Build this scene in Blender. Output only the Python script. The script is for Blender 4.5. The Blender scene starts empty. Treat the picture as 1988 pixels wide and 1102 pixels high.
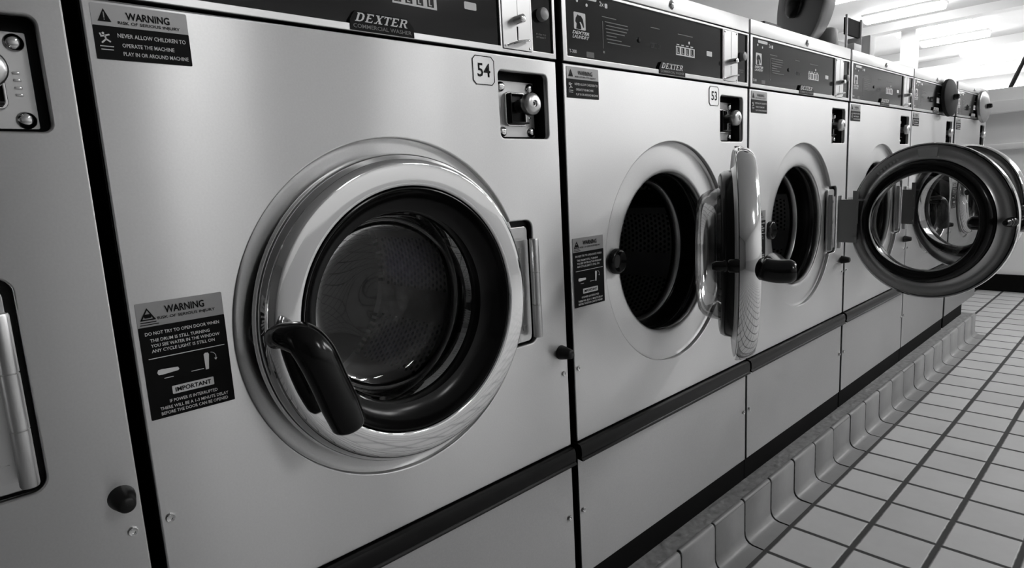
import bpy, bmesh, math, random
from mathutils import Vector, Matrix
random.seed(5)
PI = math.pi
C = bpy.context.scene.collection
SC = bpy.context.scene

# ------------------------------------------------------------------ camera, world, exposure
def cam_basis(yaw, pit, rol):
    cy, sy, cp, sp = math.cos(yaw), math.sin(yaw), math.cos(pit), math.sin(pit)
    f = Vector((sy*cp, cy*cp, sp)); r = Vector((cy, -sy, 0)); u = r.cross(f)
    c, s = math.cos(rol), math.sin(rol)
    return c*r + s*u, -s*r + c*u, f
cd = bpy.data.cameras.new('camera'); cam = bpy.data.objects.new('camera', cd); C.objects.link(cam)
_r, _u, _f = cam_basis(.7486, -.1595, -.0546)
M4 = Matrix.Identity(4)
for i in range(3):
    M4[i][0], M4[i][1], M4[i][2] = _r[i], _u[i], -_f[i]
M4[0][3], M4[1][3], M4[2][3] = -.1286, -.7264, .7572
cam.matrix_world = M4
cd.sensor_fit = 'HORIZONTAL'; cd.sensor_width = 36; cd.lens = 1199.86/1988*36
cd.clip_start = .01
SC.camera = cam
w = bpy.data.worlds.new('world'); SC.world = w; w.use_nodes = True
w.node_tree.nodes['Background'].inputs[0].default_value = (.8, .8, .8, 1)
w.node_tree.nodes['Background'].inputs[1].default_value = .3
SC.view_settings.view_transform = 'Standard'; SC.view_settings.look = 'None'
SC.view_settings.gamma = 1; SC.view_settings.use_curve_mapping = False
SC.view_settings.exposure = 0.47
SC.cycles.use_denoising = True
SC.cycles.max_bounces = 10; SC.cycles.transparent_max_bounces = 12
SC.cycles.caustics_reflective = False; SC.cycles.caustics_refractive = False
TUBE = 22.0        # strength of the fluorescent diffusers
WINDOW = 9.0      # daylight in the shop windows at the far end
FLOOR = -.17
CEIL = 2.5

# ------------------------------------------------------------------ materials
def mat(name, col=.5, rough=.5, metal=0.0, coat=0.0, **k):
    m = bpy.data.materials.new(name); m.use_nodes = True
    b = m.node_tree.nodes['Principled BSDF']
    b.inputs['Base Color'].default_value = (col, col, col, 1)
    b.inputs['Roughness'].default_value = rough
    b.inputs['Metallic'].default_value = metal
    b.inputs['Coat Weight'].default_value = coat
    for kk, v in k.items(): b.inputs[kk.replace('_', ' ')].default_value = v
    return m
def N(m, t, **k):
    n = m.node_tree.nodes.new(t)
    for a, v in k.items(): setattr(n, a, v)
    return n
def L(m, a, b): m.node_tree.links.new(a, b)
def math_n(m, op, a, b=None, c=None):
    n = N(m, 'ShaderNodeMath', operation=op)
    for i, v in enumerate((a, b, c)):
        if v is None: continue
        if isinstance(v, (int, float)): n.inputs[i].default_value = v
        else: L(m, v, n.inputs[i])
    return n.outputs[0]
def bsdf(m): return m.node_tree.nodes['Principled BSDF']

def steel(name, col, rough, aniso, streak=.06, grain=.03):
    m = mat(name, col, rough, 1.0); b = bsdf(m)
    b.inputs['Anisotropic'].default_value = aniso
    t = N(m, 'ShaderNodeCombineXYZ'); t.inputs[2].default_value = 1.0
    L(m, t.outputs[0], b.inputs['Tangent'])
    g = N(m, 'ShaderNodeNewGeometry')
    mp = N(m, 'ShaderNodeMapping'); mp.inputs['Scale'].default_value = (12, 12, 900)
    L(m, g.outputs['Position'], mp.inputs[0])
    n1 = N(m, 'ShaderNodeTexNoise'); n1.inputs['Scale'].default_value = 1; n1.inputs['Detail'].default_value = 3
    L(m, mp.outputs[0], n1.inputs[0])
    n2 = N(m, 'ShaderNodeTexNoise'); n2.inputs['Scale'].default_value = 420; n2.inputs['Detail'].default_value = 1
    L(m, g.outputs['Position'], n2.inputs[0])
    n3 = N(m, 'ShaderNodeTexNoise'); n3.inputs['Scale'].default_value = 5; n3.inputs['Detail'].default_value = 4
    L(m, g.outputs['Position'], n3.inputs[0])
    # roughness: fine streaks, grain and broad wipe marks
    r = math_n(m, 'ADD', math_n(m, 'MULTIPLY', n1.outputs[0], streak), rough - streak*.5)
    r = math_n(m, 'ADD', r, math_n(m, 'MULTIPLY', math_n(m, 'SUBTRACT', n3.outputs[0], .5), .10))
    L(m, r, b.inputs['Roughness'])
    v = math_n(m, 'MULTIPLY', n2.outputs[0], grain*2)
    v = math_n(m, 'ADD', v, col - grain)
    cb = N(m, 'ShaderNodeCombineColor')
    for i in range(3): L(m, v, cb.inputs[i])
    L(m, cb.outputs[0], b.inputs['Base Color'])
    # very slight waviness of thin sheet
    mp2 = N(m, 'ShaderNodeMapping'); mp2.inputs['Scale'].default_value = (5.5, 1, 1.2)
    L(m, g.outputs['Position'], mp2.inputs[0])
    n4 = N(m, 'ShaderNodeTexNoise'); n4.inputs['Scale'].default_value = 1; n4.inputs['Detail'].default_value = 1
    L(m, mp2.outputs[0], n4.inputs[0])
    bp = N(m, 'ShaderNodeBump'); bp.inputs['Strength'].default_value = .35; bp.inputs['Distance'].default_value = .012
    L(m, n4.outputs[0], bp.inputs['Height']); L(m, bp.outputs[0], b.inputs['Normal'])
    return m
STEEL = steel('brushed stainless', .63, .37, .92)
STEEL_SHADED = steel('shaded lower steel', .44, .42, .85)  # same brushed steel, darkened: the light's fall-off downward is in its colour
SATIN = mat('satin steel', .62, .28, 1.0)
SATIN_D = mat('darker satin steel', .45, .32, 1.0)
CHROME = mat('polished chrome', .78, .06, 1.0)
PLATE = mat('cast zinc plate', .60, .34, 1.0)
BLACK = mat('black enamel and groove shade', .005, .4, Specular_IOR_Level=.2)
GAP = mat('black paint and gap shade', .003, .7, Specular_IOR_Level=.1)
PLASTIC = mat('glossy black plastic', .003, .16, Specular_IOR_Level=.35)
RUBBER = mat('black rubber', .006, .35, Specular_IOR_Level=.3)
GASKET = mat('dark door rubber', .005, .20, Specular_IOR_Level=.25)
PANEL = mat('black control glass', .004, .10, Specular_IOR_Level=.4)
STRIP = mat('black extrusion', .005, .32, Specular_IOR_Level=.2)
WHITE = mat('white print', .75, .5)
GREY = mat('grey print', .20, .5)
DIM = mat('dim grey print', .07, .5)
SILVER = mat('silver label film', .36, .38, .4)
INK = mat('black ink', .004, .5, Specular_IOR_Level=.12)
KEY = mat('grey push button', .35, .35)
LIGHTKEY = mat('pale lamp window', .55, .3)
PAINT = mat('white paint', .85, .55)
MORTAR = mat('rough mortar', .30, .9)
PAPER = mat('pale sticker', .88, .5)

def glass_mat():
    m = mat('clear door glass', 1, .02); nt = m.node_tree
    out = nt.nodes['Material Output']; nt.nodes.remove(bsdf(m))
    tr = N(m, 'ShaderNodeBsdfTransparent'); tr.inputs[0].default_value = (.74, .74, .74, 1)
    gl = N(m, 'ShaderNodeBsdfGlossy'); gl.inputs['Roughness'].default_value = .015
    gl.inputs[0].default_value = (1, 1, 1, 1)
    fr = N(m, 'ShaderNodeFresnel'); fr.inputs[0].default_value = 1.5
    mx = N(m, 'ShaderNodeMixShader')
    f2 = math_n(m, 'MULTIPLY', fr.outputs[0], .6)
    L(m, f2, mx.inputs[0]); L(m, tr.outputs[0], mx.inputs[1]); L(m, gl.outputs[0], mx.inputs[2])
    L(m, mx.outputs[0], out.inputs[0])
    return m
GLASS = glass_mat()

def emit(name, s):
    m = mat(name, 0, .5); b = bsdf(m)
    b.inputs['Emission Color'].default_value = (1, 1, 1, 1); b.inputs['Emission Strength'].default_value = s
    return m
TUBE_M = emit('lit diffuser', TUBE)
WIN_M = emit('bright daylight pane', WINDOW)

def drum_mat():
    """perforated drum steel: rows of round holes in bands round the drum (object space, axis = Y)"""
    m = mat('perforated drum steel', .2, .36, 1.0); b = bsdf(m)
    tc = N(m, 'ShaderNodeTexCoord'); sp = N(m, 'ShaderNodeSeparateXYZ'); L(m, tc.outputs['Object'], sp.inputs[0])
    ang = math_n(m, 'ARCTAN2', sp.outputs[2], sp.outputs[0])
    u = math_n(m, 'MULTIPLY', ang, 1/(2*PI)*112)
    v = math_n(m, 'MULTIPLY', sp.outputs[1], 1/.0125)
    row = math_n(m, 'FLOOR', v)
    sh = math_n(m, 'MULTIPLY', math_n(m, 'MODULO', row, 2.0), .5)
    fu = math_n(m, 'SUBTRACT', math_n(m, 'FRACT', math_n(m, 'ADD', math_n(m, 'ADD', u, sh), 200.0)), .5)
    fv = math_n(m, 'SUBTRACT', math_n(m, 'FRACT', v), .5)
    d = math_n(m, 'SQRT', math_n(m, 'ADD', math_n(m, 'MULTIPLY', fu, fu), math_n(m, 'MULTIPLY', fv, fv)))
    hole = math_n(m, 'LESS_THAN', d, .30)
    # bands: 3 ribs split the wall, holes only in part of each sector and not right at the mouth
    sec = math_n(m, 'FRACT', math_n(m, 'ADD', math_n(m, 'MULTIPLY', ang, 9/(2*PI)), 10.22))
    band = math_n(m, 'LESS_THAN', sec, .62)
    deep = math_n(m, 'GREATER_THAN', sp.outputs[1], .055)
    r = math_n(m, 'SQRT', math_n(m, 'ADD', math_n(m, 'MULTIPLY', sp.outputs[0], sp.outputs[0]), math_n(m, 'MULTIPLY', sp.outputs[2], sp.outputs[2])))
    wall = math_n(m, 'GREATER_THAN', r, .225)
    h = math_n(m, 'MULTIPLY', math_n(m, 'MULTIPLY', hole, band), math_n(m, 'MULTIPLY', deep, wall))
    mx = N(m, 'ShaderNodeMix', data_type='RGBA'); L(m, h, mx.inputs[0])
    cw = N(m, 'ShaderNodeMix', data_type='RGBA'); L(m, wall, cw.inputs[0]); cw.inputs[6].default_value = (.045, .045, .045, 1); cw.inputs[7].default_value = (.62, .62, .62, 1); L(m, cw.outputs[2], mx.inputs[6]); mx.inputs[7].default_value = (.004, .004, .004, 1)  # back and front faces near black: the drum's inner dimness is painted in
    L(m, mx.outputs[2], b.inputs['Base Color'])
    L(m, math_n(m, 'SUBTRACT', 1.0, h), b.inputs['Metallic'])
    return m
DRUM = drum_mat()

X0T, TP = 1.404, .148         # floor tile grid: joint phase and pitch along the row
Y0T = -.102
def tile_mat(name, axis2, col=.40, along_only=False, grout=.055):
    m = mat(name, col, .42); b = bsdf(m)
    g = N(m, 'ShaderNodeNewGeometry'); s = N(m, 'ShaderNodeSeparateXYZ'); L(m, g.outputs['Position'], s.inputs[0])
    def joint(c, off, wdt):
        t = math_n(m, 'FRACT', math_n(m, 'ADD', math_n(m, 'MULTIPLY', math_n(m, 'SUBTRACT', c, off), 1/TP), 100.5))
        d = math_n(m, 'ABSOLUTE', math_n(m, 'SUBTRACT', t, .5))
        return d
    dx = joint(s.outputs[0], X0T, 0); idx = math_n(m, 'FLOOR', math_n(m, 'MULTIPLY', math_n(m, 'SUBTRACT', s.outputs[0], X0T), 1/TP))
    if along_only:
        d = dx; idy = None
    else:
        dy = math_n(m, 'MULTIPLY', joint(s.outputs[1], Y0T, 0), .82); d = math_n(m, 'MINIMUM', dx, dy)
        idy = math_n(m, 'FLOOR', math_n(m, 'MULTIPLY', math_n(m, 'SUBTRACT', s.outputs[1], Y0T), 1/TP))
    n = N(m, 'ShaderNodeTexNoise'); n.inputs['Scale'].default_value = 60; n.inputs['Detail'].default_value = 3
    L(m, g.outputs['Position'], n.inputs[0])
    n2 = N(m, 'ShaderNodeTexNoise'); n2.inputs['Scale'].default_value = 7; n2.inputs['Detail'].default_value = 4
    L(m, g.outputs['Position'], n2.inputs[0])
    dd = math_n(m, 'ADD', d, math_n(m, 'MULTIPLY', math_n(m, 'SUBTRACT', n.outputs[0], .5), .012))
    rp = N(m, 'ShaderNodeMapRange', interpolation_type='SMOOTHSTEP')
    rp.inputs['From Min'].default_value = .026 if not along_only else .012; rp.inputs['From Max'].default_value = .050 if not along_only else .026
    L(m, dd, rp.inputs[0])
    wn = N(m, 'ShaderNodeTexWhiteNoise', noise_dimensions='2D'); cx = N(m, 'ShaderNodeCombineXYZ'); L(m, idx, cx.inputs[0])
    if idy is not None: L(m, idy, cx.inputs[1])
    L(m, cx.outputs[0], wn.inputs[0])
    v = math_n(m, 'ADD', col - .10, math_n(m, 'MULTIPLY', wn.outputs[0], .05))
    v = math_n(m, 'ADD', v, math_n(m, 'MULTIPLY', n2.outputs[0], .13))
    v = math_n(m, 'ADD', v, math_n(m, 'MULTIPLY', n.outputs[0], .03))
    mx = N(m, 'ShaderNodeMix', data_type='RGBA'); L(m, rp.outputs[0], mx.inputs[0])
    cb = N(m, 'ShaderNodeCombineColor')
    for i in range(3): L(m, v, cb.inputs[i])
    mx.inputs[6].default_value = (grout, grout, grout, 1); L(m, cb.outputs[0], mx.inputs[7])
    L(m, mx.outputs[2], b.inputs['Base Color'])
    rr = math_n(m, 'SUBTRACT', .9, math_n(m, 'MULTIPLY', rp.outputs[0], .5)); L(m, rr, b.inputs['Roughness'])
    bp = N(m, 'ShaderNodeBump'); bp.inputs['Strength'].default_value = .6; bp.inputs['Distance'].default_value = .003
    hh = math_n(m, 'ADD', rp.outputs[0], math_n(m, 'MULTIPLY', n.outputs[0], .12))
    L(m, hh, bp.inputs['Height']); L(m, bp.outputs[0], b.inputs['Normal'])
    return m
FLOOR_M = tile_mat('quarry floor tile', 1, .58)
COVE_M = tile_mat('cove base tile', 1, .25, along_only=True, grout=.02)

def noisy(name, col, amp, scale, rough=.6):
    m = mat(name, col, rough); b = bsdf(m)
    g = N(m, 'ShaderNodeNewGeometry')
    n = N(m, 'ShaderNodeTexNoise'); n.inputs['Scale'].default_value = scale; n.inputs['Detail'].default_value = 5
    L(m, g.outputs['Position'], n.inputs[0])
    v = math_n(m, 'ADD', col - amp*.5, math_n(m, 'MULTIPLY', n.outputs[0], amp))
    cb = N(m, 'ShaderNodeCombineColor')
    for i in range(3): L(m, v, cb.inputs[i])
    L(m, cb.outputs[0], b.inputs['Base Color'])
    bp = N(m, 'ShaderNodeBump'); bp.inputs['Strength'].default_value = .5; bp.inputs['Distance'].default_value = .004
    L(m, n.outputs[0], bp.inputs['Height']); L(m, bp.outputs[0], b.inputs['Normal'])
    return m
CEIL_M = noisy('painted ceiling', .70, .06, 3)
WALL_M = noisy('painted wall', .65, .05, 2)
WALL_D = noisy('grey laminate front', .45, .05, 2)
MORTAR = noisy('rough mortar', .26, .30, 55, .9)

# ------------------------------------------------------------------ mesh helpers
def finish(bm, name, m, smooth=False):
    me = bpy.data.meshes.new(name); bm.to_mesh(me); bm.free()
    me.materials.append(m)
    if smooth:
        for p in me.polygons: p.use_smooth = True
        try: me.set_sharp_from_angle(angle=math.radians(42))
        except Exception: pass
    return me
def box(bm, x0, x1, y0, y1, z0, z1, bev=0, seg=2):
    v = [bm.verts.new(p) for p in ((x0,y0,z0),(x1,y0,z0),(x1,y1,z0),(x0,y1,z0),(x0,y0,z1),(x1,y0,z1),(x1,y1,z1),(x0,y1,z1))]
    fs = [bm.faces.new([v[i] for i in q]) for q in ((0,3,2,1),(4,5,6,7),(0,1,5,4),(1,2,6,5),(2,3,7,6),(3,0,4,7))]
    if bev:
        ed = {e for f in fs for e in f.edges}
        bmesh.ops.bevel(bm, geom=list(ed), offset=bev, segments=seg, affect='EDGES', profile=.5)
def boxmesh(name, m, *boxes, bev=0):
    bm = bmesh.new()
    for b in boxes: box(bm, *b, bev=bev)
    return finish(bm, name, m, smooth=bev > 0)
def lathe(name, prof, m, c=(0, 0, 0), n=128, axis='Y', closed=False):
    """prof: (radius, offset along axis); axis Y runs into the machine"""
    bm = bmesh.new(); rings = []
    for r, y in prof:
        if r < 1e-6:
            rings.append([bm.verts.new((0, y, 0))])
        else:
            rings.append([bm.verts.new((r*math.cos(a), y, r*math.sin(a))) for a in (2*PI*k/n for k in range(n))])
    pairs = list(zip(rings, rings[1:]))
    if closed: pairs.append((rings[-1], rings[0]))
    for A, B in pairs:
        for k in range(n):
            k2 = (k+1) % n
            if len(A) == 1 and len(B) == 1: continue
            if len(A) == 1: bm.faces.new((A[0], B[k2], B[k]))
            elif len(B) == 1: bm.faces.new((A[k], A[k2], B[0]))
            else: bm.faces.new((A[k], A[k2], B[k2], B[k]))
    bmesh.ops.recalc_face_normals(bm, faces=bm.faces)
    R = {'Y': Matrix.Identity(4), 'Z': Matrix.Rotation(PI/2, 4, 'X'), 'X': Matrix.Rotation(-PI/2, 4, 'Z')}[axis]
    bmesh.ops.transform(bm, matrix=Matrix.Translation(c) @ R, verts=bm.verts)
    return finish(bm, name, m, smooth=True)
def joinmesh(name, meshes, m=None):
    bm = bmesh.new(); mats = []
    for me in meshes:
        base = len(bm.faces); bm.from_mesh(me)
    out = bpy.data.meshes.new(name); bm.to_mesh(out); bm.free()
    out.materials.append(m or meshes[0].materials[0])
    return out
def arc(cx, cz, r, a0, a1, n=24):
    return [(cx + r*math.cos(a0 + (a1-a0)*k/n), cz + r*math.sin(a0 + (a1-a0)*k/n)) for k in range(n+1)]
def rrect(x0, x1, z0, z1, r, n=6):
    P = []
    for cx, cz, a in ((x1-r, z1-r, 0), (x0+r, z1-r, PI/2), (x0+r, z0+r, PI), (x1-r, z0+r, 3*PI/2)):
        P += arc(cx, cz, r, a, a+PI/2, n)
    return P
def rect(x0, x1, z0, z1): return [(x0, z0), (x1, z0), (x1, z1), (x0, z1)]
def plate(name, loops, m, y=0.0, t=.001, bev=0.0, smooth=False):
    """flat plate in the XZ plane; front face lies at y, thickness t goes back; loops inside loops are holes"""
    cu = bpy.data.curves.new(name, 'CURVE'); cu.dimensions = '2D'; cu.fill_mode = 'BOTH'
    cu.extrude = max(t/2 - bev, .00001); cu.bevel_depth = bev; cu.bevel_resolution = 3
    if bev: cu.offset = -bev
    for lp in loops:
        s = cu.splines.new('POLY'); s.points.add(len(lp)-1)
        for i, (a, b) in enumerate(lp): s.points[i].co = (a, b, 0, 1)
        s.use_cyclic_u = True
    return curve_to_mesh(cu, name, m, y, t, smooth or bev > 0)
def curve_to_mesh(cu, name, m, y, t, smooth=False, mtx=None):
    ob = bpy.data.objects.new('tmp', cu)
    dg = bpy.context.evaluated_depsgraph_get()
    C.objects.link(ob); dg.update()
    me = bpy.data.meshes.new_from_object(ob.evaluated_get(dg), depsgraph=dg)
    bpy.data.objects.remove(ob); bpy.data.curves.remove(cu)
    me.name = name
    T = Matrix.Translation((0, y + t/2, 0)) @ Matrix.Rotation(PI/2, 4, 'X')
    if mtx is not None: T = T @ mtx
    me.transform(T)
    me.materials.clear(); me.materials.append(m)
    if smooth:
        for p in me.polygons: p.use_smooth = True
        me.set_sharp_from_angle(angle=math.radians(42))
    return me
def text(s, x0, z0, x1, z1, m, y=-.0012, t=.0002, shear=0, bold=.0):
    """lettering stretched to the box x0..x1, z0..z1"""
    cu = bpy.data.curves.new('text', 'FONT'); cu.body = s; cu.size = 1; cu.shear = shear
    cu.offset = bold; cu.extrude = 0; cu.resolution_u = 2
    ob = bpy.data.objects.new('tmp', cu); C.objects.link(ob)
    dg = bpy.context.evaluated_depsgraph_get(); dg.update()
    me = bpy.data.meshes.new_from_object(ob.evaluated_get(dg), depsgraph=dg)
    bpy.data.objects.remove(ob); bpy.data.curves.remove(cu)
    xs = [v.co.x for v in me.vertices]; ys = [v.co.y for v in me.vertices]
    a, b, c, d = min(xs), max(xs), min(ys), max(ys)
    for v in me.vertices:
        v.co = Vector((x0 + (v.co.x-a)/(b-a)*(x1-x0), y, z0 + (v.co.y-c)/(d-c)*(z1-z0)))
    me.materials.clear(); me.materials.append(m)
    return me
def sheet(loops, m, y=-.0012): return plate('sheet', loops, m, y, .0002)
def tube(name, pts, rad, m, n=20, caps=True):
    bm = bmesh.new(); rings = []; pts = [Vector(p) for p in pts]
    prev = None
    for i, p in enumerate(pts):
        d = (pts[min(i+1, len(pts)-1)] - pts[max(i-1, 0)]).normalized()
        if prev is None:
            a = Vector((0, 0, 1)) if abs(d.z) < .8 else Vector((1, 0, 0))
            u = d.cross(a).normalized()
        else:
            u = (prev - d*prev.dot(d)).normalized()
        prev = u; v = d.cross(u)
        r = rad[i] if isinstance(rad, (list, tuple)) else rad
        rings.append([bm.verts.new(p + (u*math.cos(2*PI*k/n) + v*math.sin(2*PI*k/n))*r) for k in range(n)])
    for A, B in zip(rings, rings[1:]):
        for k in range(n): bm.faces.new((A[k], A[(k+1) % n], B[(k+1) % n], B[k]))
    if caps: bm.faces.new(list(reversed(rings[0]))); bm.faces.new(rings[-1])
    bmesh.ops.recalc_face_normals(bm, faces=bm.faces)
    return finish(bm, name, m, smooth=True)
def smooth_path(P, R, k=8):
    """Catmull-Rom through P with radii R"""
    pts, rr = [], []
    P = [Vector(p) for p in P]
    for i in range(len(P)-1):
        p0, p1, p2, p3 = P[max(i-1, 0)], P[i], P[i+1], P[min(i+2, len(P)-1)]
        for j in range(k):
            t = j/k
            pts.append(.5*((2*p1) + (p2-p0)*t + (2*p0-5*p1+4*p2-p3)*t*t + (3*p1-p0-3*p2+p3)*t**3))
            rr.append(R[i] + (R[i+1]-R[i])*t)
    pts.append(P[-1]); rr.append(R[-1])
    return pts, rr
def obj(name, me, parent=None, loc=(0, 0, 0), rz=0, label=None):
    o = bpy.data.objects.new(name, me); C.objects.link(o)
    o.location = loc; o.rotation_euler = (0, 0, rz)
    if parent is not None: o.parent = parent
    if label: o['label'] = label
    return o
def tag(o, label, cat, group=None):
    o['label'] = label; o['category'] = cat
    if group: o['group'] = group
    return o
def struct(name, me):
    o = obj(name, me); o['kind'] = 'structure'; return o

# ------------------------------------------------------------------ washer meshes (local: x 0..0.68, front y=0, z 0 = cabinet foot)
XL, XR = .007, .673
DCX, DCZ, RREC = .3403, .595, .2325
Z0F, Z1F = .278, .955
LKX0, LKX1, LKZ0, LKZ1 = .541, .650, .829, .932
HZ0, HZ1, HX1 = .490, .698, .599
M_ = {}
def once(key, fn):
    if key not in M_: M_[key] = fn()
    return M_[key]

def mesh_front():
    a = math.asin((HZ1-DCZ)/RREC); a2 = -math.asin((DCZ-HZ0)/RREC)
    circ = arc(DCX, DCZ, RREC, a, 2*PI + a2, 150)
    r = .014
    corner = arc(HX1-r, HZ0+r, r, -PI/2, 0, 6) + arc(HX1-r, HZ1-r, r, 0, PI/2, 6)
    return plate('front_panel', [rect(XL, XR, Z0F, Z1F), circ + corner, rrect(LKX0, LKX1, LKZ0, LKZ1, .008)], STEEL, 0, .010, .0021)
def mesh_dish():
    P = [(.238, .0090), (.2335, .0090), (.2315, .0100), (.2290, .0112), (.2250, .0116), (.2100, .0120), (.190, .0127), (.178, .0134), (.1725, .0145), (.170, .0170), (.1685, .021), (.1685, .030), (.172, .036)]
    return lathe('tub_ring', P, STEEL, (DCX, 0, DCZ), 144)
def mesh_boot():
    P = [(.1725, .033), (.168, .036), (.1645, .046), (.166, .056), (.162, .064), (.164, .072), (.160, .080), (.162, .090), (.185, .098), (.262, .100)]
    return lathe('rubber_boot', P, GASKET, (DCX, 0, DCZ), 128)
def mesh_lip():
    P = [(.1635, .083), (.156, .080), (.152, .084), (.1515, .092), (.158, .100), (.176, .108), (.205, .112)]
    return lathe('drum_lip', P, SATIN_D, (DCX, 0, DCZ), 128)
def mesh_drum():
    P = [(.150, 0.002), (.160, .004), (.205, .010), (.232, .016), (.240, .026), (.242, .05), (.242, .15), (.242, .25), (.242, .33), (.236, .345), (.18, .350), (.10, .344), (.06, .335), (0, .333)]
    bm = bmesh.new(); me = lathe('drum', P, DRUM, (0, 0, 0), 144)
    bm.from_mesh(me)
    # three lifter vanes
    for k in range(3):
        a = 2*PI*k/3 + .5
        prof = [(-.034, .2415), (-.012, .200), (0, .192), (.012, .200), (.034, .2415)]
        A, B = [], []
        for t, r in prof:
            th = a + t/.22
            A.append(bm.verts.new((r*math.cos(th), .03, r*math.sin(th)))); B.append(bm.verts.new((r*math.cos(th), .34, r*math.sin(th))))
        for i in range(4): bm.faces.new((A[i], A[i+1], B[i+1], B[i]))
        bm.faces.new(A)
    bmesh.ops.recalc_face_normals(bm, faces=bm.faces)
    return finish(bm, 'drum', DRUM, True)
def mesh_cabinet():
    t = .003; x0, x1, y0, y1, z0, z1 = .010, .670, .0105, .70, .002, 1.108  # shell is black so the shade between machines sits in its colour
    return boxmesh('cabinet', GAP, (x0, x0+t, y0, y1, z0, z1), (x1-t, x1, y0, y1, z0, z1), (x0, x1, y1-t, y1, z0, z1),
                   (x0, x1, y0, y1, z0, z0+t), (x0, x1, y0, y1, .262, .266))
def mesh_pocket():
    x0, x1, z0, z1, d = LKX0-.002, LKX1+.002, LKZ0-.002, LKZ1+.002, .033
    return boxmesh('lock_pocket', BLACK, (x0-.002, x0, .004, d, z0, z1), (x1, x1+.002, .004, d, z0, z1), (x0-.002, x1+.002, .004, d, z0-.002, z0), (x0-.002, x1+.002, .004, d, z1, z1+.002), (x0-.002, x1+.002, d, d+.002, z0, z1))
def bolt(x, z, y, r=.0062, h=.004, m=None, name='bolt'):
    return lathe(name, [(0, -h), (r*.55, -h*.92), (r*.85, -h*.55), (r, -h*.1), (r, 0)], m or CHROME, (x, y, z), 24)
def mesh_warning(kind):
    """silver/black warning labels; returns (backing, black field, dark print, light print)"""
    if kind == 'top':
        x0, x1, z0, z1, sp = .0145, .1005, .899, .951, .9305
        dark = [text('WARNING', .044, .938, .0835, .9452, INK, bold=.02), text('RISK OF SERIOUS INJURY', .0365, .9325, .0925, .9362, INK, bold=.01),
                sheet([[(.0195, .9345), (.0310, .9345), (.02525, .9465)], rect(.0247, .0258, .9378, .9435), rect(.0247, .0258, .9360, .9371)], INK)]
        light = [text('NEVER ALLOW CHILDREN TO', .0345, .9205, .0965, .9245, WHITE, bold=.01),
                 text('OPERATE THE MACHINE', .0375, .9115, .0845, .9153, WHITE, bold=.01),
                 text('PLAY IN OR AROUND MACHINE', .0375, .9035, .0972, .9073, WHITE, bold=.01)]
        # running figure in a ring, two caption bars
        def limb(a, b, w=.0007):
            a, b = Vector(a), Vector(b); d = (b-a).normalized()*w; n = Vector((-d.y, d.x))
            return [tuple(a+n-d), tuple(a-n-d), tuple(b-n+d), tuple(b+n+d)]
        fx, fz = .0235, .9195
        for a, b in (((0, .002), (.0008, -.0015)), ((.0002, .0018), (.0035, .0028)), ((.0002, .0018), (-.003, .001)), ((.0008, -.0015), (.0038, -.0035)), ((.0008, -.0015), (-.0026, -.0048)), ((-.003, .001), (-.0038, .0032))):
            light.append(sheet([limb((fx+a[0], fz+a[1]), (fx+b[0], fz+b[1]))], WHITE))
        light.append(sheet([arc(fx-.0012, fz+.0038, .0011, 0, 2*PI, 10)[:-1]], WHITE))
        light.append(sheet([rect(.0185, .0300, .9108, .9117), rect(.0190, .0295, .9078, .9086)], GREY))
        ic = [sheet([arc(fx, fz, .0062, 0, 2*PI, 24)[:-1], arc(fx, fz, .0058, 0, 2*PI, 24)[:-1]], DIM)]
    else:
        x0, x1, z0, z1, sp = .0135, .0995, .5300, .6560, .6305
        dark = [text('WARNING', .0405, .6425, .0800, .6505, INK, bold=.02), text('RISK OF SERIOUS INJURY', .0330, .6360, .0905, .6400, INK, bold=.01),
                sheet([[(.0165, .6375), (.0315, .6375), (.0240, .6505)], [(.0188, .6388), (.0292, .6388), (.0240, .6482)]], INK),
                sheet([rrect(.0205, .0275, .6398, .6440, .0014)], INK), sheet([rect(.0165, .0315, .6349, .6358), rect(.0160, .0335, .6325, .6333)], INK),
                text('IMPORTANT', .0400, .5555, .0765, .5605, INK, y=-.0016, bold=.02)]
        light = [text('DO NOT TRY TO OPEN DOOR WHEN', .0190, .6212, .0930, .6248, WHITE, bold=.01),
                 text('THE DRUM IS STILL TURNING', .0230, .6137, .0820, .6172, WHITE, bold=.01),
                 text('YOU SEE WATER IN THE WINDOW', .0230, .6080, .0920, .6115, WHITE, bold=.01),
                 text('ANY CYCLE LIGHT IS STILL ON', .0230, .6023, .0860, .6058, WHITE, bold=.01),
                 sheet([rect(.0190, .0955, .5958, .5966)], WHITE),
                 sheet([[(.0250, .5800), (.0262, .5828), (.0300, .5832), (.0455, .5822), (.0465, .5800), (.0455, .5785), (.0300, .5772), (.0262, .5775)]], WHITE),
                 sheet([rect(.0310, .0400, .5725, .5732)], GREY), sheet([rect(.0580, .0710, .5735, .5742)], GREY),
                 sheet([[(.0728, .5722), (.0760, .5722), (.0780, .5890), (.0770, .5908), (.0740, .5910), (.0726, .5895)]], WHITE),
                 sheet([arc(.0795, .5850, .0058, 1.5, -.5, 12) + arc(.0795, .5850, .0053, -.5, 1.5, 12)], WHITE),
                 sheet([[(.0830, .5832), (.0862, .5832), (.0846, .5808)]], WHITE),
                 sheet([rrect(.0370, .0795, .5535, .5625, .001)], GREY),
                 text('IF POWER IS INTERRUPTED', .0330, .5452, .0820, .5487, WHITE, bold=.01),
                 text('THERE WILL BE A 1-3 MINUTE DELAY', .0230, .5388, .0930, .5423, WHITE, bold=.01),
                 text('BEFORE THE DOOR CAN BE OPENED', .0235, .5333, .0920, .5368, WHITE, bold=.01)]
    back = plate('warning_label', [rrect(x0, x1, z0, z1, .0015)], SILVER, -.0006, .0006)
    fld = plate('black_field', [rrect(x0, x1, z0, sp, .001)], INK, -.0008, .0003)
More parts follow.
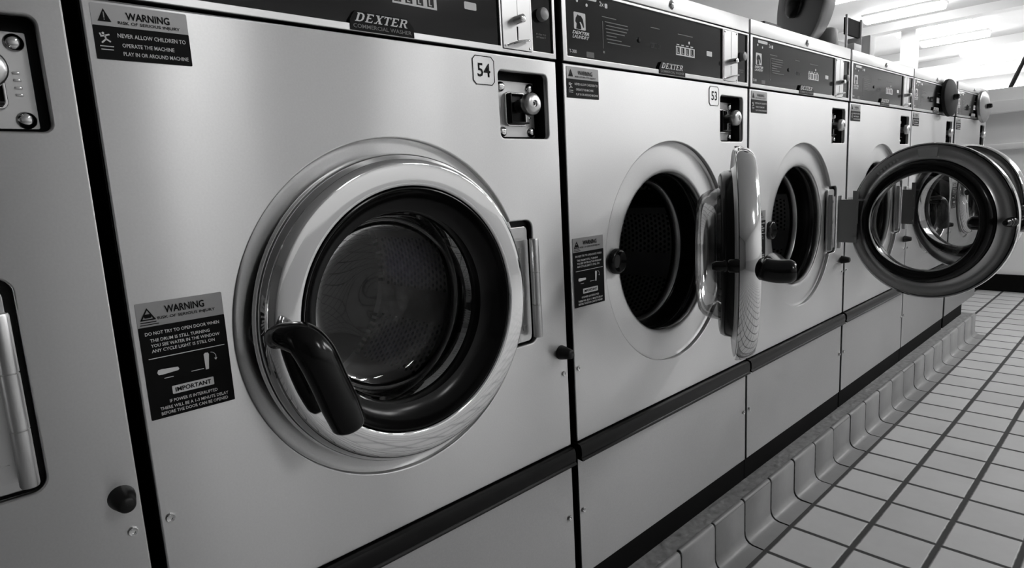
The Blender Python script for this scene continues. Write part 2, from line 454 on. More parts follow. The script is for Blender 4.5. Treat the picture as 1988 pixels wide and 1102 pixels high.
    return back, fld, joinmesh('dark', dark, INK), joinmesh('light', light, WHITE)

def serif_word(x0, z0, x1, z1, slant=.32):
    """DEXTER drawn as slanted serif capitals"""
    polys = []
    S = .20; s = .07
    def q(*p): polys.append(list(p))
    def stem(x): q((x, 0), (x+S, 0), (x+S, 1), (x, 1)); q((x-.08, 0), (x+S+.08, 0), (x+S+.08, s*1.4), (x-.08, s*1.4)); q((x-.08, 1-s*1.4), (x+S+.08, 1-s*1.4), (x+S+.08, 1), (x-.08, 1))
    x = .1
    # D
    stem(x)
    out = [(x+S, 0), (x+.40, 0), (x+.62, .12), (x+.72, .35), (x+.72, .65), (x+.62, .88), (x+.40, 1), (x+S, 1), (x+S, .88), (x+.36, .88), (x+.48, .78), (x+.52, .62), (x+.52, .38), (x+.48, .22), (x+.36, .12), (x+S, .12)]
    q(*out); x += .98
    def E(x):
        stem(x); q((x+S, 0), (x+.62, 0), (x+.66, .28), (x+.60, .28), (x+.52, .12), (x+S, .12))
        q((x+S, 1), (x+S, .88), (x+.50, .88), (x+.56, .74), (x+.62, .74), (x+.60, 1)); q((x+S, .44), (x+.44, .44), (x+.44, .56), (x+S, .56))
    E(x); x += .88
    # X
    q((x, 1), (x+.24, 1), (x+.72, 0), (x+.48, 0)); q((x+.60, 1), (x+.70, 1), (x+.14, 0), (x+.04, 0))
    q((x-.06, .9), (x+.32, .9), (x+.32, 1), (x-.06, 1)); q((x+.50, .9), (x+.80, .9), (x+.80, 1), (x+.50, 1)); q((x-.06, 0), (x+.24, 0), (x+.24, .1), (x-.06, .1)); q((x+.40, 0), (x+.80, 0), (x+.80, .1), (x+.40, .1)); x += .86
    # T
    stem(x+.26); q((x, .88), (x+.72, .88), (x+.72, 1), (x, 1)); q((x, .72), (x+.06, .72), (x+.12, .9), (x, .9)); q((x+.66, .72), (x+.72, .72), (x+.72, .9), (x+.60, .9)); x += .90
    E(x); x += .88
    # R
    stem(x); q((x+S, 1), (x+S, .88), (x+.40, .88), (x+.46, .82), (x+.46, .64), (x+.40, .56), (x+S, .56), (x+S, .46), (x+.46, .46), (x+.64, .56), (x+.68, .74), (x+.62, .92), (x+.48, 1))
    q((x+.30, .50), (x+.50, .50), (x+.76, .06), (x+.86, .06), (x+.86, 0), (x+.58, 0)); x += .86
    W = x; ms = []
    for p in polys:
        P = [(a + b*slant, b) for a, b in p]
        ms.append([(x0 + (a)/(W+slant)*(x1-x0), z0 + b*(z1-z0)) for a, b in P])
    bm = bmesh.new()
    for k, p in enumerate(ms):
        f = bm.faces.new([bm.verts.new((a, -.0034 - .00001*k, b)) for a, b in p])
        f.normal_update()
        if f.normal.y > 0: f.normal_flip()
    bmesh.ops.triangulate(bm, faces=bm.faces)
    return finish(bm, 'brand_lettering', WHITE)
def mesh_control_print():
    """printed legends and emblem on the black control glass"""
    y = .0012; g = []; d = []
    T = lambda s, x0, z0, x1, z1, **k: text(s, x0, z0, x1, z1, WHITE, y=y, **k)
    S_ = lambda lp: sheet(lp, WHITE, y)
    # emblem: white square with a black horse head, words under it
    horse = [(.050, .0), (.080, .0), (.080, .19), (.10, .26), (.13, .34), (.15, .44), (.150, .60), (.145, .72), (.165, .78), (.16, .86), (.130, .88)]
    ex0, ex1, ez0, ez1 = .041, .072, 1.0145, 1.0425
    w_, h_ = ex1-ex0, ez1-ez0
    hp = [(.18, 0), (.22, .30), (.12, .42), (.16, .62), (.34, .86), (.44, .80), (.62, .80), (.78, .62), (.84, .36), (.86, .14), (.80, .10), (.68, .30), (.58, .44), (.48, .42), (.60, .20), (.62, 0)]
    g.append(S_([rrect(ex0, ex1, ez0, ez1, .002), [(ex0+a*w_, ez0+.03*h_+b*h_) for a, b in hp]]))
    g.append(T('DEXTER', .036, 1.0065, .081, 1.0120, shear=.3, bold=.03)); g.append(T('LAUNDRY', .036, .9995, .081, 1.0052, shear=.3, bold=.02))
    g.append(T('T-300', .0265, .9745, .0455, .9800, bold=.01))
    # title blobs along the top
    g += [S_([rrect(.052, .104, 1.0665, 1.0735, .003)]), S_([arc(.051, 1.0615, .0028, 0, 2*PI, 12)[:-1]]), S_([arc(.0765, 1.0575, .0028, 0, 2*PI, 12)[:-1]])]
    g.append(T('2x', .112, 1.0615, .124, 1.0695, bold=.01)); g.append(S_([rrect(.127, .135, 1.0600, 1.0680, .002)]))
    # program windows and value display
    for a, b in ((.2695, .2790), (.2815, .2910), (.2935, .3020)): g.append(S_([rect(a, b, 1.0075, 1.0085), rect(a, b, 1.0155, 1.0165), rect(a, a+.001, 1.0075, 1.0165), rect(b-.001, b, 1.0075, 1.0165)]))
    fr = [rect(.3600, .4330, 1.0025, 1.0205)]
    for k in range(4):
        a = .3625 + k*.0180; fr.append(rect(a, a+.0115, 1.0050, 1.0185))
    g.append(S_(fr))
    for k in range(4):
        a = .3655 + k*.0180; d.append(sheet([rect(a, a+.0022, 1.0065, 1.0170), rect(a+.0022, a+.0050, 1.0065, 1.0080)], LIGHTKEY, y))
    for k in range(4): g.append(S_([rect(.3625+k*.018, .3725+k*.018, 1.0225, 1.0245)]))
    g.append(S_([arc(.4110, 1.0310, .0030, 0, 2*PI, 12)[:-1]]))
    g.append(S_([rrect(.4830, .5060, 1.0120, 1.0225, .002)]))
    # small illegible instruction lines
    dim = [rect(.118, .160, 1.0440, 1.0455)]
    zz = 1.0360
    for k, (a, b) in enumerate(((.126, .195), (.130, .196), (.128, .192), (.130, .185), (.130, .160), (.130, .175), (.133, .202))):
        dim.append(rect(a, b, zz-.0058*k, zz-.0058*k+.0016))
    dim += [rect(.119, .1205, .990, 1.037), rect(.2700, .3010, 1.0445, 1.0460), rect(.3670, .4250, 1.0435, 1.0450), rrect(.0720, .0930, .9705, .9800, .001), rect(.119, .124, .982, .986)]
    sm = [sheet([r_], DIM, y) for r_ in dim]
    return joinmesh('w', g, WHITE), joinmesh('l', d, LIGHTKEY), joinmesh('d', sm, DIM)

def mesh_frame():
    holes = [rect(XL, XR, .9585, 1.0800), rect(.0175, .5485, .9675, 1.0755), rrect(.5525, .6150, .9640, 1.0755, .001), rect(.6190, .6670, .9670, 1.0755)]
    return plate('control_frame', holes, SATIN, -.002, .010, .0009)
def mesh_handle(horizontal):
    """lever handle in door-centre coordinates (closed front at y=-.035)"""
    bx, bz = -.197, .009
    if not horizontal:
        bz = .003
        P = [(bx, -.030, bz), (bx+.001, -.042, bz+.003), (bx+.005, -.056, bz+.004), (bx+.014, -.072, bz), (bx+.023, -.081, bz-.018), (bx+.034, -.082, bz-.050), (bx+.044, -.082, bz-.080), (bx+.053, -.082, bz-.108), (bx+.055, -.082, bz-.115)]
        R = [.0135, .0140, .0165, .0205, .0220, .0215, .0220, .0200, .0100]
    else:
        bz = -.007; P = [(bx, -.030, bz+.008), (bx+.001, -.045, bz+.006), (bx+.004, -.062, bz+.002), (bx+.014, -.074, bz), (bx+.030, -.078, bz), (bx+.060, -.078, bz), (bx+.090, -.078, bz), (bx+.115, -.078, bz), (bx+.121, -.078, bz)]
        R = [.0130, .0130, .0150, .0180, .0200, .0195, .0200, .0185, .0090]
    p, r = smooth_path(P, R, 7)
    if horizontal:
        p, r = smooth_path([(bx+.012, -.066, bz), (bx+.040, -.066, bz), (bx+.080, -.066, bz), (bx+.112, -.066, bz), (bx+.121, -.066, bz)], [.0175, .0185, .0190, .0185, .010], 6)
        q, t = smooth_path([(bx, -.0335, bz+.006), (bx, -.040, bz+.004), (bx+.001, -.060, bz), (bx+.001, -.080, bz), (bx+.001, -.0885, bz)], [.0150, .0195, .0200, .0200, .0150], 6)
        return joinmesh('handle', [tube('a', p, r, PLASTIC, 28), tube('b', q, t, PLASTIC, 28)])
    return tube('handle', p, r, PLASTIC, 28)

DL, DY = .2447, -.030      # hinge pin: distance from the door centre, and y of the pin in the washer
def build_door(w, ang, flip_handle, key_extra=None, state=''):
    """door > rim is the door mesh itself; origin at the hinge pin"""
    def rim():
        P = [(.166, .0045), (.171, -.003), (.185, -.009), (.200, -.006), (.2085, .001), (.2120, .0005), (.2128, -.004),
             (.2118, -.012), (.2090, -.021), (.2050, -.0285), (.2010, -.0332), (.1985, -.0350), (.1960, -.0357), (.190, -.0360), (.180, -.0360), (.172, -.0360), (.1690, -.0356),
             (.1672, -.0335), (.1665, -.0300), (.1655, -.0200)]
        return lathe('door_rim', P, CHROME, (-DL, -DY, 0), 192, closed=False)
    d = obj('door', once('rim', rim), w, (DCX+DL, DY, DCZ), ang, 'round chrome door ' + state)
    o = (-DL, -DY, 0)
    obj('inner_ring', once('inner', lambda: lathe('inner_ring', [(.1665, .0050), (.172, -.0020), (.186, -.0075), (.199, -.0045), (.2060, .0016), (.2000, -.0020), (.186, -.0055), (.174, -.001), (.1690, .006)], SATIN_D, o, 144)), d)
    obj('door_gasket', once('gask', lambda: lathe('door_gasket', [(.1662, -.0300), (.1655, -.0335), (.1640, -.0340), (.1625, -.0325), (.1600, -.0240), (.1520, -.0130), (.1420, -.0060), (.1350, -.0040), (.1330, .0040), (.1340, .0200), (.1400, .0260), (.1500, .0250), (.1560, .0280), (.1610, .0260), (.1655, .0180), (.1670, .0080), (.1680, .0030)], GASKET, o, 144)), d)
    obj('window', once('win', lambda: lathe('window', [(.1345, .0100), (.1325, .0300), (.1290, .0480), (.1220, .0600), (.1100, .0680), (.0900, .0720), (.0500, .0745), (.020, .0750), (0, .0750)], GLASS, o, 128)), d, label='clear bulging glass bowl')
    hm = once('handle%d' % flip_handle, lambda: mesh_handle(flip_handle))
    if ('hshift%d' % flip_handle) not in M_:
        hm.transform(Matrix.Translation(o)); M_['hshift%d' % flip_handle] = 1
    obj('handle', hm, d, label='black lever handle')
    def latch():
        a = lathe('latch', [(0, .046), (.006, .045), (.009, .038), (.0085, .020), (.012, .016), (.012, -.004)], BLACK, (-DL-.2, -DY, .004), 20)
        b = lathe('latch', [(.0105, .026), (.0112, .0235), (.0105, .021)], BLACK, (-DL-.2, -DY, .004), 20)
        return joinmesh('latch', [a, b], PLASTIC)
    if ang > .05: obj('latch', once('latch', latch), d)
    def leaf():
        bm = bmesh.new()
        box(bm, -.058, -.004, .0345, .0370, -.068, .062)
        box(bm, -.062, -.046, .0370, .0400, -.010, .088)
        box(bm, -.080, -.046, .0360, .0385, .058, .064)
        box(bm, -.006, -.002, .006, .0370, -.068, .062)
        box(bm, -.060, -.004, .0368, .0374, -.0035, -.0030)
        for z in (.040, -.008, -.054):
            box(bm, -.057, -.048, .0370, .042, z-.004, z+.004)
        return finish(bm, 'hinge_leaf', mat('dull zinc leaf', .75, .5))
    if ang > .05: obj('hinge_leaf', once('leaf', leaf), d, label='flat steel hinge leaf')
    return d

def washer(x0, name_label, num=None, ang=0.0, horiz=False, gapl=0, lid=None, plinth=.673, state='closed', group='stainless front-load washers in the row'):
    w = bpy.data.objects.new('washing_machine', None); C.objects.link(w); w.location = (x0, 0, 0); w.empty_display_size = .1
    tag(w, name_label, 'washing machine', group)
    obj('cabinet', once('cab', mesh_cabinet), w)
    obj('front_panel', once('front', mesh_front), w)
    obj('tub_ring', once('dish', mesh_dish), w)
    hp = obj('hinge_pocket', once('hpocket', lambda: boxmesh('hinge_pocket', BLACK, (.535, HX1+.003, .0120, .0135, HZ0-.003, HZ1+.003))), w)  # floor coloured black to stand for the shadow in the groove beside the plate
    def hinge():
        a = lathe('h', [(.0001, -.082), (.0070, -.082), (.0078, -.080), (.0078, -.0275), (.0070, -.027), (.0070, -.0265), (.0078, -.026), (.0078, .0265), (.0070, .027), (.0070, .0275), (.0078, .028), (.0078, .080), (.0070, .082), (.0001, .082)], PLATE, (DCX+DL, DY+.014, .586), 24, 'Z')
        bm = bmesh.new(); bm.from_mesh(a)
        box(bm, .553, .5865, .0005, .0035, .506, .666)
        box(bm, .5505, .5555, -.004, .0100, .500, .672)
        for z in (.520, .586, .650): box(bm, .566, .574, -.0015, .001, z-.004, z+.004)
        return finish(bm, 'hinge', PLATE, True)
    obj('hinge_plate', once('hplate', lambda: plate('hinge_plate', [rrect(.540, .5915, HZ0+.004, HZ1-.010, .008)], SATIN, .0055, .006, .0012)), hp)
    obj('hinge', once('hinge', hinge), hp)
    obj('rubber_boot', once('boot', mesh_boot), w)
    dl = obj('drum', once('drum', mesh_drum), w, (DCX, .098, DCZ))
    obj('drum_lip', once('lip', mesh_lip), w)
    obj('latch_cup', once('lcup', lambda: joinmesh('latch_cup', [
        lathe('a', [(.0001, .009), (.013, .009), (.016, .005), (.019, .0015), (.0225, .0025), (.0250, .006), (.0250, .016)], PLASTIC, (DCX-.186, 0, DCZ+.003), 40)], PLASTIC)), w)
    # lower part
    obj('lower_panel', once('low', lambda: plate('lower_panel', [rect(XL, XR, .003, .2455)], STEEL_SHADED, .001, .009, .0012)), w)
    def strip():
        P = [(.006, .2745), (-.004, .2755), (-.0095, .2735), (-.0120, .2680), (-.0125, .2560), (-.0110, .2490), (-.0140, .2460), (-.0145, .2440), (-.0100, .2440), (.006, .2460)]
        bm = bmesh.new(); A = [bm.verts.new((.004, a, b)) for a, b in P]; B = [bm.verts.new((.671, a, b)) for a, b in P]
        for i in range(len(P)):
            j = (i+1) % len(P); bm.faces.new((A[i], A[j], B[j], B[i]))
        bm.faces.new(A); bm.faces.new(B); bmesh.ops.recalc_face_normals(bm, faces=bm.faces)
        me = finish(bm, 'trim_strip', STRIP, True); return me
    obj('trim_strip', once('strip', strip), w, label='black moulded strip across the front')
    obj('kick_plate', once('kick%.2f' % plinth, lambda: boxmesh('kick_plate', GAP, (0, plinth, .004, .60, -.055, .001))), w)
    for x, z in ((.017, .418), (.661, .418), (.017, .138), (.661, .138)):
        obj('screw', once('screw', lambda: joinmesh('screw', [lathe('s', [(.0001, -.0012), (.0022, -.0012), (.0024, -.0026), (.0042, -.0030), (.0050, -.0015), (.0052, 0)], CHROME, (0, 0, 0), 20)], CHROME)), w, (x, 0, z))
        M_['screw'].polygons.foreach_set('use_smooth', [True]*len(M_['screw'].polygons))
    obj('bumper', once('bump', lambda: lathe('bumper', [(.0001, -.0260), (.0065, -.0255), (.0085, -.0235), (.0125, -.004), (.0130, 0)], RUBBER, (.656, 0, .458), 28)), w)
    # lock pocket
    obj('lock_pocket', once('pock', mesh_pocket), w)
    lp = obj('lock_plate', once('lplate', lambda: plate('lock_plate', [rrect(LKX0, .6445, .8335, .9225, .002), rrect(.578, .621, .8530, .9030, .006)], PLATE, .028, .0025, .0006)), w)
    for x, z in ((.5690, .9125), (.6345, .9125), (.5690, .8420), (.6345, .8420)):
        obj('bolt', once('lbolt', lambda: lathe('bolt', [(0, -.0055), (.0042, -.0058), (.0070, -.0040), (.0082, -.001), (.0082, 0)], CHROME, (0, 0, 0), 24)), lp, (x, .028, z))
    obj('lock_bezel', once('lbez', lambda: plate('lock_bezel', [rrect(.576, .623, .8510, .9050, .007), rrect(.5790, .620, .8540, .9020, .005)], CHROME, .0235, .0045, .001)), lp)
    def cup():
        return boxmesh('lock_cup', BLACK, (.579, .581, .014, .032, .854, .902), (.581, .619, .0295, .032, .854, .902), (.581, .619, .014, .032, .854, .8570), bev=.0004)
    obj('lock_cup', once('lcp', cup), lp)
    def knob():
        return lathe('lock_knob', [(.0001, -.0010), (.0022, -.001), (.0030, -.0060), (.0045, -.0062), (.0052, -.0090), (.0125, -.0085), (.0160, -.0060), (.0178, -.0030), (.0178, .006), (.0110, .0085), (.0105, .029)], SATIN, (.6065, -.004, .8830), 40)
    obj('lock_knob', once('knob', knob), lp)
    obj('stamped_marks', once('stamp', lambda: boxmesh('stamped_marks', CHROME, *[(.6295, .6355, .0262, .0285, z, z+.0022) for z in (.8640, .8705, .8775, .8840)], bev=.0006)), lp)
    # control panel
    cf = obj('control_frame', once('cframe', mesh_frame), w)
    cp = obj('control_panel', once('cpanel', lambda: plate('control_panel', [rect(.0160, .5500, .9660, 1.0770)], PANEL, .0015, .004)), w, label='black glass control panel')
    a, b, c = once('cprint', mesh_control_print)
    obj('printed_legend', a, cp); obj('display', b, cp); obj('instruction_text', c, cp)
    obj('brand_badge', once('badge', lambda: plate('brand_badge', [[(.292, .9595), (.388, .9595), (.388, .9720), (.378, .9830), (.300, .9830), (.292, .9720)]], INK, -.0030, .004)), cp)
    obj('brand_lettering', once('brand', lambda: serif_word(.2985, .9705, .3815, .9812)), cp)
    obj('badge_subtitle', once('sub', lambda: text('COMMERCIAL WASHER', .2960, .9625, .3835, .9675, GREY, y=-.0034, bold=.01)), cp)
    obj('indicator_lens', once('lens', lambda: lathe('indicator_lens', [(0, -.0010), (.0040, -.0008), (.0055, .0015)], PLASTIC, (.2300, 0, 1.0170), 20)), cp)
    # coin plate
    cn = obj('coin_plate', once('coin', lambda: plate('coin_plate', [rrect(.5532, .6145, .9645, 1.0750, .001), rect(.5835, .5860, .9790, .9990)], SATIN, -.0030, .004, .0006)), w)
    obj('coin_plate_back', once('coinb', lambda: boxmesh('coin_plate_back', INK, (.580, .590, .0012, .003, .975, 1.002))), cn)
    obj('coin_return_button', once('crb', lambda: lathe('coin_return_button', [(0, -.0180), (.0045, -.0180), (.0062, -.0165), (.0066, -.0030), (.0066, 0)], CHROME, (.5820, -.003, 1.0080), 24)), cn)
    def scoop():
        p, r = smooth_path([(.5640, -.004, .9700), (.5740, -.014, .9735), (.5850, -.018, .9755), (.5980, -.015, .9775), (.6060, -.006, .9795)], [.0016]*5, 5)
        return joinmesh('coin_scoop', [tube('t', p, r, CHROME, 8), boxmesh('x', CHROME, (.5800, .5900, -.014, -.003, .9735, .9750))], CHROME)
    obj('coin_scoop', once('scoop', scoop), cn)
    obj('coin_groove', once('groove', lambda: boxmesh('coin_groove', SATIN_D, (.5858, .5868, -.0034, -.0030, 1.0160, 1.0740))), cn)
    for x, z in ((.5575, .9685), (.6105, .9685), (.5575, 1.0710), (.6105, 1.0710)):
        obj('rivet', once('rivet', lambda: lathe('rivet', [(0, -.0014), (.0016, -.0010), (.0020, 0)], SATIN_D, (0, 0, 0), 12)), cn, (x, -.003, z))
    bp = obj('button_panel', once('bpan', lambda: plate('button_panel', [rect(.6180, .6680, .9660, 1.0765)], PANEL, .0015, .004)), w)
    obj('start_button', once('start', lambda: lathe('start_button', [(0, -.0105), (.0060, -.0102), (.0095, -.0085), (.0105, -.0060), (.0105, .001)], KEY, (.6425, 0, 1.0250), 32)), bp, label='round grey push button')
    obj('button_caption', once('bcap', lambda: joinmesh('c', [text('PUSH TO', .631, .9935, .6535, .9960, DIM, y=.0012), text('START', .631, .9890, .6535, .9915, DIM, y=.0012)], GREY)), bp)
    tr = obj('top_rail', once('rail', lambda: joinmesh('top_rail', [boxmesh('t', SATIN, (XL, XR, -.002, .700, 1.0825, 1.1150), bev=.0012)], STEEL)), w)
    obj('rail_bolt', once('rbolt', lambda: lathe('rail_bolt', [(0, -.0050), (.0040, -.0045), (.0060, -.0025), (.0066, 0), (.0095, 0), (.0098, .0015)], CHROME, (.3400, -.002, 1.0960), 24)), tr)
    # labels
    for kind, nm in (('top', 'warning_label'), ('low', 'door_warning_label')):
        bk, fl, dk, lt = once('warn' + kind, lambda: mesh_warning(kind))
        o = obj(nm, bk, w); obj('black_field', fl, o); obj('dark_lettering', dk, o); obj('white_lettering', lt, o)
    if num:
        def sticker():
            oct_ = lambda i: [(.4895+i, .9065+.006+i*.4), (.4895+.006+i*.4, .9065+i), (.5335-.006-i*.4, .9065+i), (.5335-i, .9065+.006+i*.4), (.5335-i, .9495-.006-i*.4), (.5335-.006-i*.4, .9495-i), (.4895+.006+i*.4, .9495-i), (.4895+i, .9495-.006-i*.4)]
            return plate('number_sticker', [oct_(0)], STEEL, -.0006, .0006), sheet([oct_(.0004), oct_(.0016)], INK, -.0009)
        a, b = once('sticker', sticker)
        s = obj('number_sticker', a, w, label='pale sticker printed with %s' % num); obj('outline', b, s)
        obj('number', text(num, .4990, .9185, .5245, .9385, INK, y=-.0009, bold=.015), s)
    d = build_door(w, math.radians(ang), horiz, state=state)
    return w, d

W = {}
W[55] = washer(-.68, 'steel front-load washer cut off by the frame, left of the one numbered 54')
W[54] = washer(0, 'steel front-load washer numbered 54 with its round chrome door shut', '54')
W[53] = washer(.684, 'steel washer numbered 53, chrome door ajar and seen edge-on', '53', ang=30, horiz=True, state='standing ajar')
W[52] = washer(1.360, 'steel washer right of number 53, door swung wide open showing its glass bowl', ang=78, horiz=True, state='swung wide open')
W[51] = washer(2.042, 'steel washer fourth from the left, open door half hidden behind its neighbour’s'.replace('’', "'"), ang=60, horiz=True, state='standing open')
W[50] = washer(2.720, 'steel washer second from the far end, dark oval lid tilted over its controls')
W[49] = washer(3.422, 'farthest steel washer at the end of the row, pale oval lid over its controls', plinth=.385)

# marks on the inside of the wide open door of the fourth visible washer
d52 = W[52][1]
obj('instruction_sticker', plate('instruction_sticker', [arc(-DL, 0, .205, 1.42, 1.68, 10) + arc(-DL, 0, .176, 1.68, 1.42, 10)], PAPER, .0275, .0006), d52)
stm = []
for k in range(7):
    a = 1.12 - k*.055
    stm.append((-DL+.190*math.cos(PI-a) if False else -DL+.190*math.cos(a), .190*math.sin(a)))
bm = bmesh.new()
for k, (x, z) in enumerate(stm):
    box(bm, x-.0035, x+.0015, .0220, .0268, z-.004, z+.004, bev=.0006)
    box(bm, x-.0010, x+.0035, .0220, .0268, z-.001, z+.003, bev=.0006)
obj('embossed_marks', finish(bm, 'embossed_marks', PAPER, True), d52)

# round dispenser lids
def round_lid(w, centre, normal, r, depth, m1, m2, hubr, label, flip=False):
    P = [(0, -.006), (r*.30, -.010), (r*.62, -.006), (r*.93, .0), (r*.985, .003), (r, .008), (r, .016), (r*.96, depth*.5), (r*.82, depth), (0, depth*1.05)]
    me = lathe('dispenser_lid', P, m1, (0, 0, 0), 64)
    o = obj('dispenser_lid', me, w, centre, label=label)
    o.rotation_mode = 'QUATERNION'; o.rotation_quaternion = Vector((0, -1, 0)).rotation_difference(Vector(normal).normalized())
    h = obj('lid_knob', lathe('lid_knob', [(0, -.030), (hubr*.8, -.028), (hubr, -.020), (hubr*1.0, -.010), (hubr*1.1, -.004)], m2, (0, 0, 0), 32), o)
    return o

# ------------------------------------------------------------------ plinth with cove tiles
bm = bmesh.new(); box(bm, -1.5, 3.868, -.036, .80, FLOOR, -.056)
struct('trim_1', finish(bm, 'trim_1', MORTAR))
def cove():
    P = [(-.034, -.0575), (-.0400, -.0540), (-.0450, -.0550), (-.0485, -.0585), (-.0500, -.0640), (-.0500, -.1400), (-.0512, -.1500), (-.0550, -.1590), (-.0620, -.1655), (-.0720, -.1685), (-.0985, -.1692), (-.0990, -.1800), (-.034, -.1800)]
    bm = bmesh.new(); k0 = -12
    for k in range(k0, 17):
        xa = X0T + k*TP + .0026; xb = X0T + (k+1)*TP - .0026
        xb = min(xb, 3.872)
        dy = random.uniform(-.0008, .0008); dz = random.uniform(-.0006, .0006)
        cols = []
        for x, ins in ((xa, .0012), (xa+.0015, 0), (xb-.0015, 0), (xb, .0012)):
            cols.append([bm.verts.new((x, y+dy+(ins if y < -.039 else 0), z+dz-(ins if -.06 < z else 0))) for y, z in P])
        for A, B in zip(cols, cols[1:]):
            for i in range(len(P)): bm.faces.new((A[i], A[(i+1) % len(P)], B[(i+1) % len(P)], B[i]))
        bm.faces.new(cols[0]); bm.faces.new(cols[-1])
    bmesh.ops.recalc_face_normals(bm, faces=bm.faces)
    return finish(bm, 'baseboard_front', COVE_M, True)
struct('baseboard_front', cove())
bm = bmesh.new(); box(bm, -1.5, 3.868, -.0485, -.034, FLOOR, -.0600); box(bm, -1.5, 3.868, -.097, -.0485, FLOOR, -.1700)
struct('trim_2', finish(bm, 'trim_2', mat('dark joint mortar', .03, .9)))
# rough mortar bead along the top of the cove
bm = bmesh.new()
nx, ny = 900, 8
vs = [[None]*(ny+1) for _ in range(nx+1)]
from mathutils import noise
for i in range(nx+1):
    x = -.6 + (3.866+.6)*i/nx
    for j in range(ny+1):
        y = -.0385 + (.0385+.004)*j/ny
        h = noise.noise(Vector((x*22, y*60, 0)))*.0030 + noise.noise(Vector((x*70, y*90, 3)))*.0018
        vs[i][j] = bm.verts.new((x, y, -.0560 + max(h, -.002)))
for i in range(nx):
    for j in range(ny): bm.faces.new((vs[i][j], vs[i+1][j], vs[i+1][j+1], vs[i][j+1]))
struct('trim_3', finish(bm, 'trim_3', MORTAR, True))

# ------------------------------------------------------------------ room
RX0, RX1, RY0, RY1 = -3.2, 17.0, -4.6, 6.0
struct('floor', boxmesh('floor', FLOOR_M, (RX0, RX1, RY0, RY1, FLOOR-.1, FLOOR)))
struct('ceiling', boxmesh('ceiling', CEIL_M, (RX0, RX1, RY0, RY1, CEIL, CEIL+.1)))
struct('wall_left', boxmesh('wall_left', noisy('dark wall', .12, .04, 2), (RX0-.1, RX0, RY0, RY1, FLOOR, CEIL)))
struct('wall_front', boxmesh('wall_front', WALL_M, (RX0, RX1, RY0-.1, RY0, FLOOR, CEIL)))
struct('wall_back', boxmesh('wall_back', WALL_M, (RX0, RX1, RY1, RY1+.1, FLOOR, CEIL)))
struct('wall_right', boxmesh('wall_right', WALL_M, (RX1, RX1+.1, RY0, RY1, FLOOR, CEIL)))
for k, (a, b) in enumerate(((-3.0, -1.2), (-.9, .9), (1.2, 3.0), (3.3, 5.4))):
    wn = struct('window_%d' % (k+1), plate('window_frame', [rect(a, b, .6, 2.3), rect(a+.06, b-.06, .66, 2.24)], PAINT, 0, .04))
    wn.rotation_euler = (0, 0, PI/2); wn.location = (RX1-.03, 0, 0)
    p = obj('pane', boxmesh('pane', WIN_M, (a+.05, b-.05, -.012, -.008, .65, 2.25)), wn)
# low soffit beams of the ceiling beyond the machines
for k, (x, z) in enumerate(((9.0, 2.40), (11.6, 2.38), (13.1, 2.40))):
    struct('trim_%d' % (4+k), boxmesh('soffit', CEIL_M, (x, x+.22, .5, RY1, z, CEIL)))

# ceiling lights
def light_mesh():
    bm = bmesh.new()
    P = [(-.115, 0), (-.110, -.030), (-.085, -.052), (-.045, -.062), (0, -.064), (.045, -.062), (.085, -.052), (.110, -.030), (.115, 0)]
    A = [bm.verts.new((a, -.39, b)) for a, b in P]; B = [bm.verts.new((a, .39, b)) for a, b in P]
    for i in range(len(P)-1): bm.faces.new((A[i], A[i+1], B[i+1], B[i]))
    bm.faces.new(A); bm.faces.new(B); bmesh.ops.recalc_face_normals(bm, faces=bm.faces)
    return finish(bm, 'diffuser', TUBE_M, True)
LM = light_mesh(); LB = boxmesh('housing', PAINT, (-.125, .125, -.405, .405, -.001, .022), bev=.003)
vis = [(7.0, 1.55), (8.36, 1.57), (9.68, 1.59), (10.86, 1.59), (12.53, 1.45), (13.65, 1.51), (14.8, 1.58)]
def ceiling_light(x, y, label, group, rz=0, s=1):
    o = bpy.data.objects.new('ceiling_light', None); C.objects.link(o); o.location = (x, y, CEIL-.023); o.rotation_euler = (0, 0, rz)
    tag(o, label, 'ceiling light', group)
    obj('housing', LB, o); obj('diffuser', LM, o)
    return o
for k, (x, y) in enumerate(vis):
    lab = ['lit ceiling light nearest the camera, cut off by the top of the frame', 'glowing ceiling light, first whole one from the round lid on top of the washers',
           'glowing ceiling light directly above the white pillar', 'glowing ceiling light just right of the white pillar', 'lit ceiling light beyond the pillar, first of the far cluster',
           'lit ceiling light, middle of the far cluster', 'farthest lit ceiling light of the far cluster'][k]
    ceiling_light(x, y, lab, 'fluorescent ceiling lights')
for x, y in [(x, -3.2) for x in (1.2, 3.0)] + [(x, -1.9) for x in (3.4, 4.4, 5.4, 6.8, 8.4, 10.0)]:
    ceiling_light(x, y, 'fluorescent ceiling light over the aisle in front of the washers', 'aisle ceiling lights')

# across the aisle, seen only as reflection in the steel
bm = bmesh.new(); box(bm, -2.6, 4.9, -4.58, -4.0, FLOOR, .55)
o = obj('folding_counter', finish(bm, 'folding_counter', WALL_D)); tag(o, 'long grey folding counter along the wall across the aisle', 'counter')

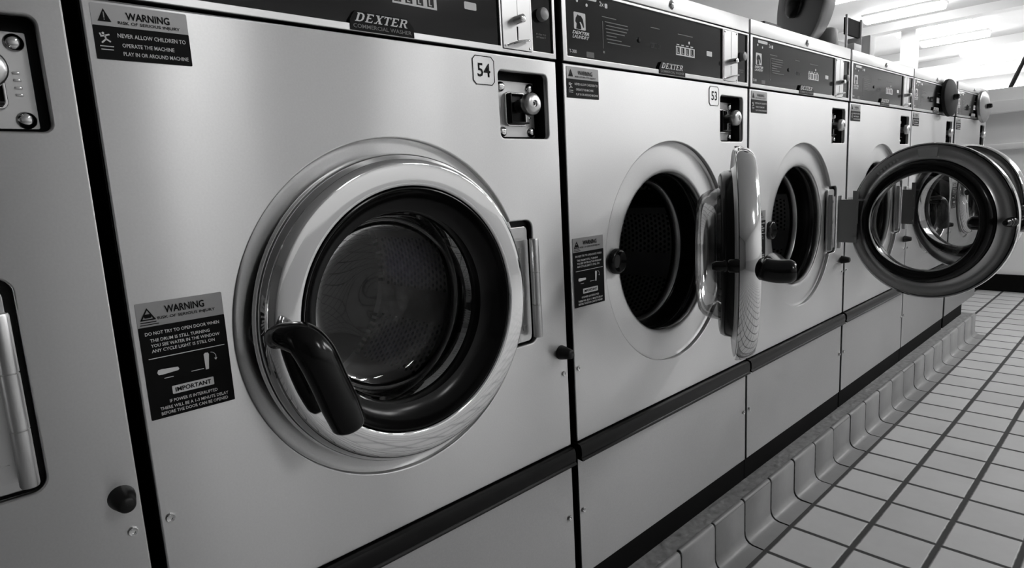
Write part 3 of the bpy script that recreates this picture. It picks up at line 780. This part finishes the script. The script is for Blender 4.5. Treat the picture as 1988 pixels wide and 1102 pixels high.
# far end: half-height service counter with dark toe kick
ct = bpy.data.objects.new('service_counter', None); C.objects.link(ct); ct.location = (5.28, 0, FLOOR)
tag(ct, 'white half-height counter with black base at the far end of the aisle', 'counter')
def cbox(name, m, *b, bev=0): return obj(name, boxmesh(name, m, *b, bev=bev), ct)
cbox('body', PAINT, (.02, .60, -3.0, 1.6, .12, 1.00))
cbox('toe_kick', GAP, (.0, .58, -3.0, 1.6, 0, .12))
cbox('ledge', PAINT, (-.03, .62, -3.02, 1.62, .98, 1.02), bev=.004)
cbox('back_panel', mat('grey laminate', .78, .4), (.30, .34, -3.0, 1.6, 1.02, 1.24))
cbox('top_shelf', PAINT, (.16, .60, -3.02, 1.62, 1.24, 1.32), bev=.004)
cbox('upper_band', mat('grey laminate 2', .78, .4), (.36, .40, -3.0, 1.6, 1.32, 1.42))

# white pillar under the second light
struct('column', boxmesh('column', PAINT, (9.40, 9.56, 1.70, 1.87, FLOOR, CEIL)))

# round lids: one standing on the top, two over the controls of the far machines
LID_D = mat('tarnished lid steel', .30, .30, .9)
LID_B = mat('dark lid plastic', .015, .6, Specular_IOR_Level=.2)
round_lid(W[52][0], (1.955-1.358, .13, 1.270), (-.77, .64, .05), .145, .055, LID_D, PLASTIC, .045, 'large round tarnished lid standing open')
round_lid(W[50][0], (3.20-2.720, -.028, 1.028), (-.1, -1, .05), .080, .026, LID_B, PLASTIC, .012, 'dark round lid')
round_lid(W[49][0], (3.90-3.424, -.028, 1.020), (-.1, -1, .05), .080, .026, LID_D, PLASTIC, .012, 'shiny round lid')

# things standing on top of the row
st = bpy.data.objects.new('display_stand', None); C.objects.link(st); st.location = (2.20, .06, 1.115)
tag(st, 'small white stand with two thin posts on top of the washers, left of the pillar', 'display stand')
for x in (-.028, .110):
    obj('post', boxmesh('post', PAINT, (x-.003, x+.003, -.003, .003, 0, .135)), st)
obj('header_board', boxmesh('header_board', GAP, (-.024, .106, .002, .010, .075, .128)), st, label='dark header board')
bm = bmesh.new()
box(bm, -.010, .150, -.020, .050, .0, .012, bev=.002); box(bm, -.010, .150, .030, .050, .010, .060, bev=.002)
box(bm, .118, .165, -.028, .050, .004, .082, bev=.002); box(bm, -.010, .060, -.020, .010, .012, .044, bev=.003)
obj('tray', finish(bm, 'tray', PAINT, True), st, label='white tray')
o = obj('round_canister', lathe('round_canister', [(0, 0), (.028, 0), (.030, .004), (.030, .080), (.027, .088), (.012, .094), (0, .095)], mat('grey canister', .3, .35), (0, 0, 0), 32, 'Z'), None, (2.125, .10, 1.1155))
tag(o, 'small grey round canister on top of the washers, just left of the white stand', 'canister')
o = obj('tool_tray', boxmesh('tool_tray', BLACK, (-.05, .05, -.03, .03, 0, .022), bev=.004), None, (1.56, .06, 1.1155))
tag(o, 'flat black case lying on top of the row, left of the large round lid', 'case')

o = obj('hanging_cord', tube('hanging_cord', [(9.0, .66, 1.48), (9.0, .48, 1.97), (9.0, .285, CEIL)], .022, BLACK, 10))
tag(o, 'dark slanting cord hanging from the ceiling at the far right', 'cord')
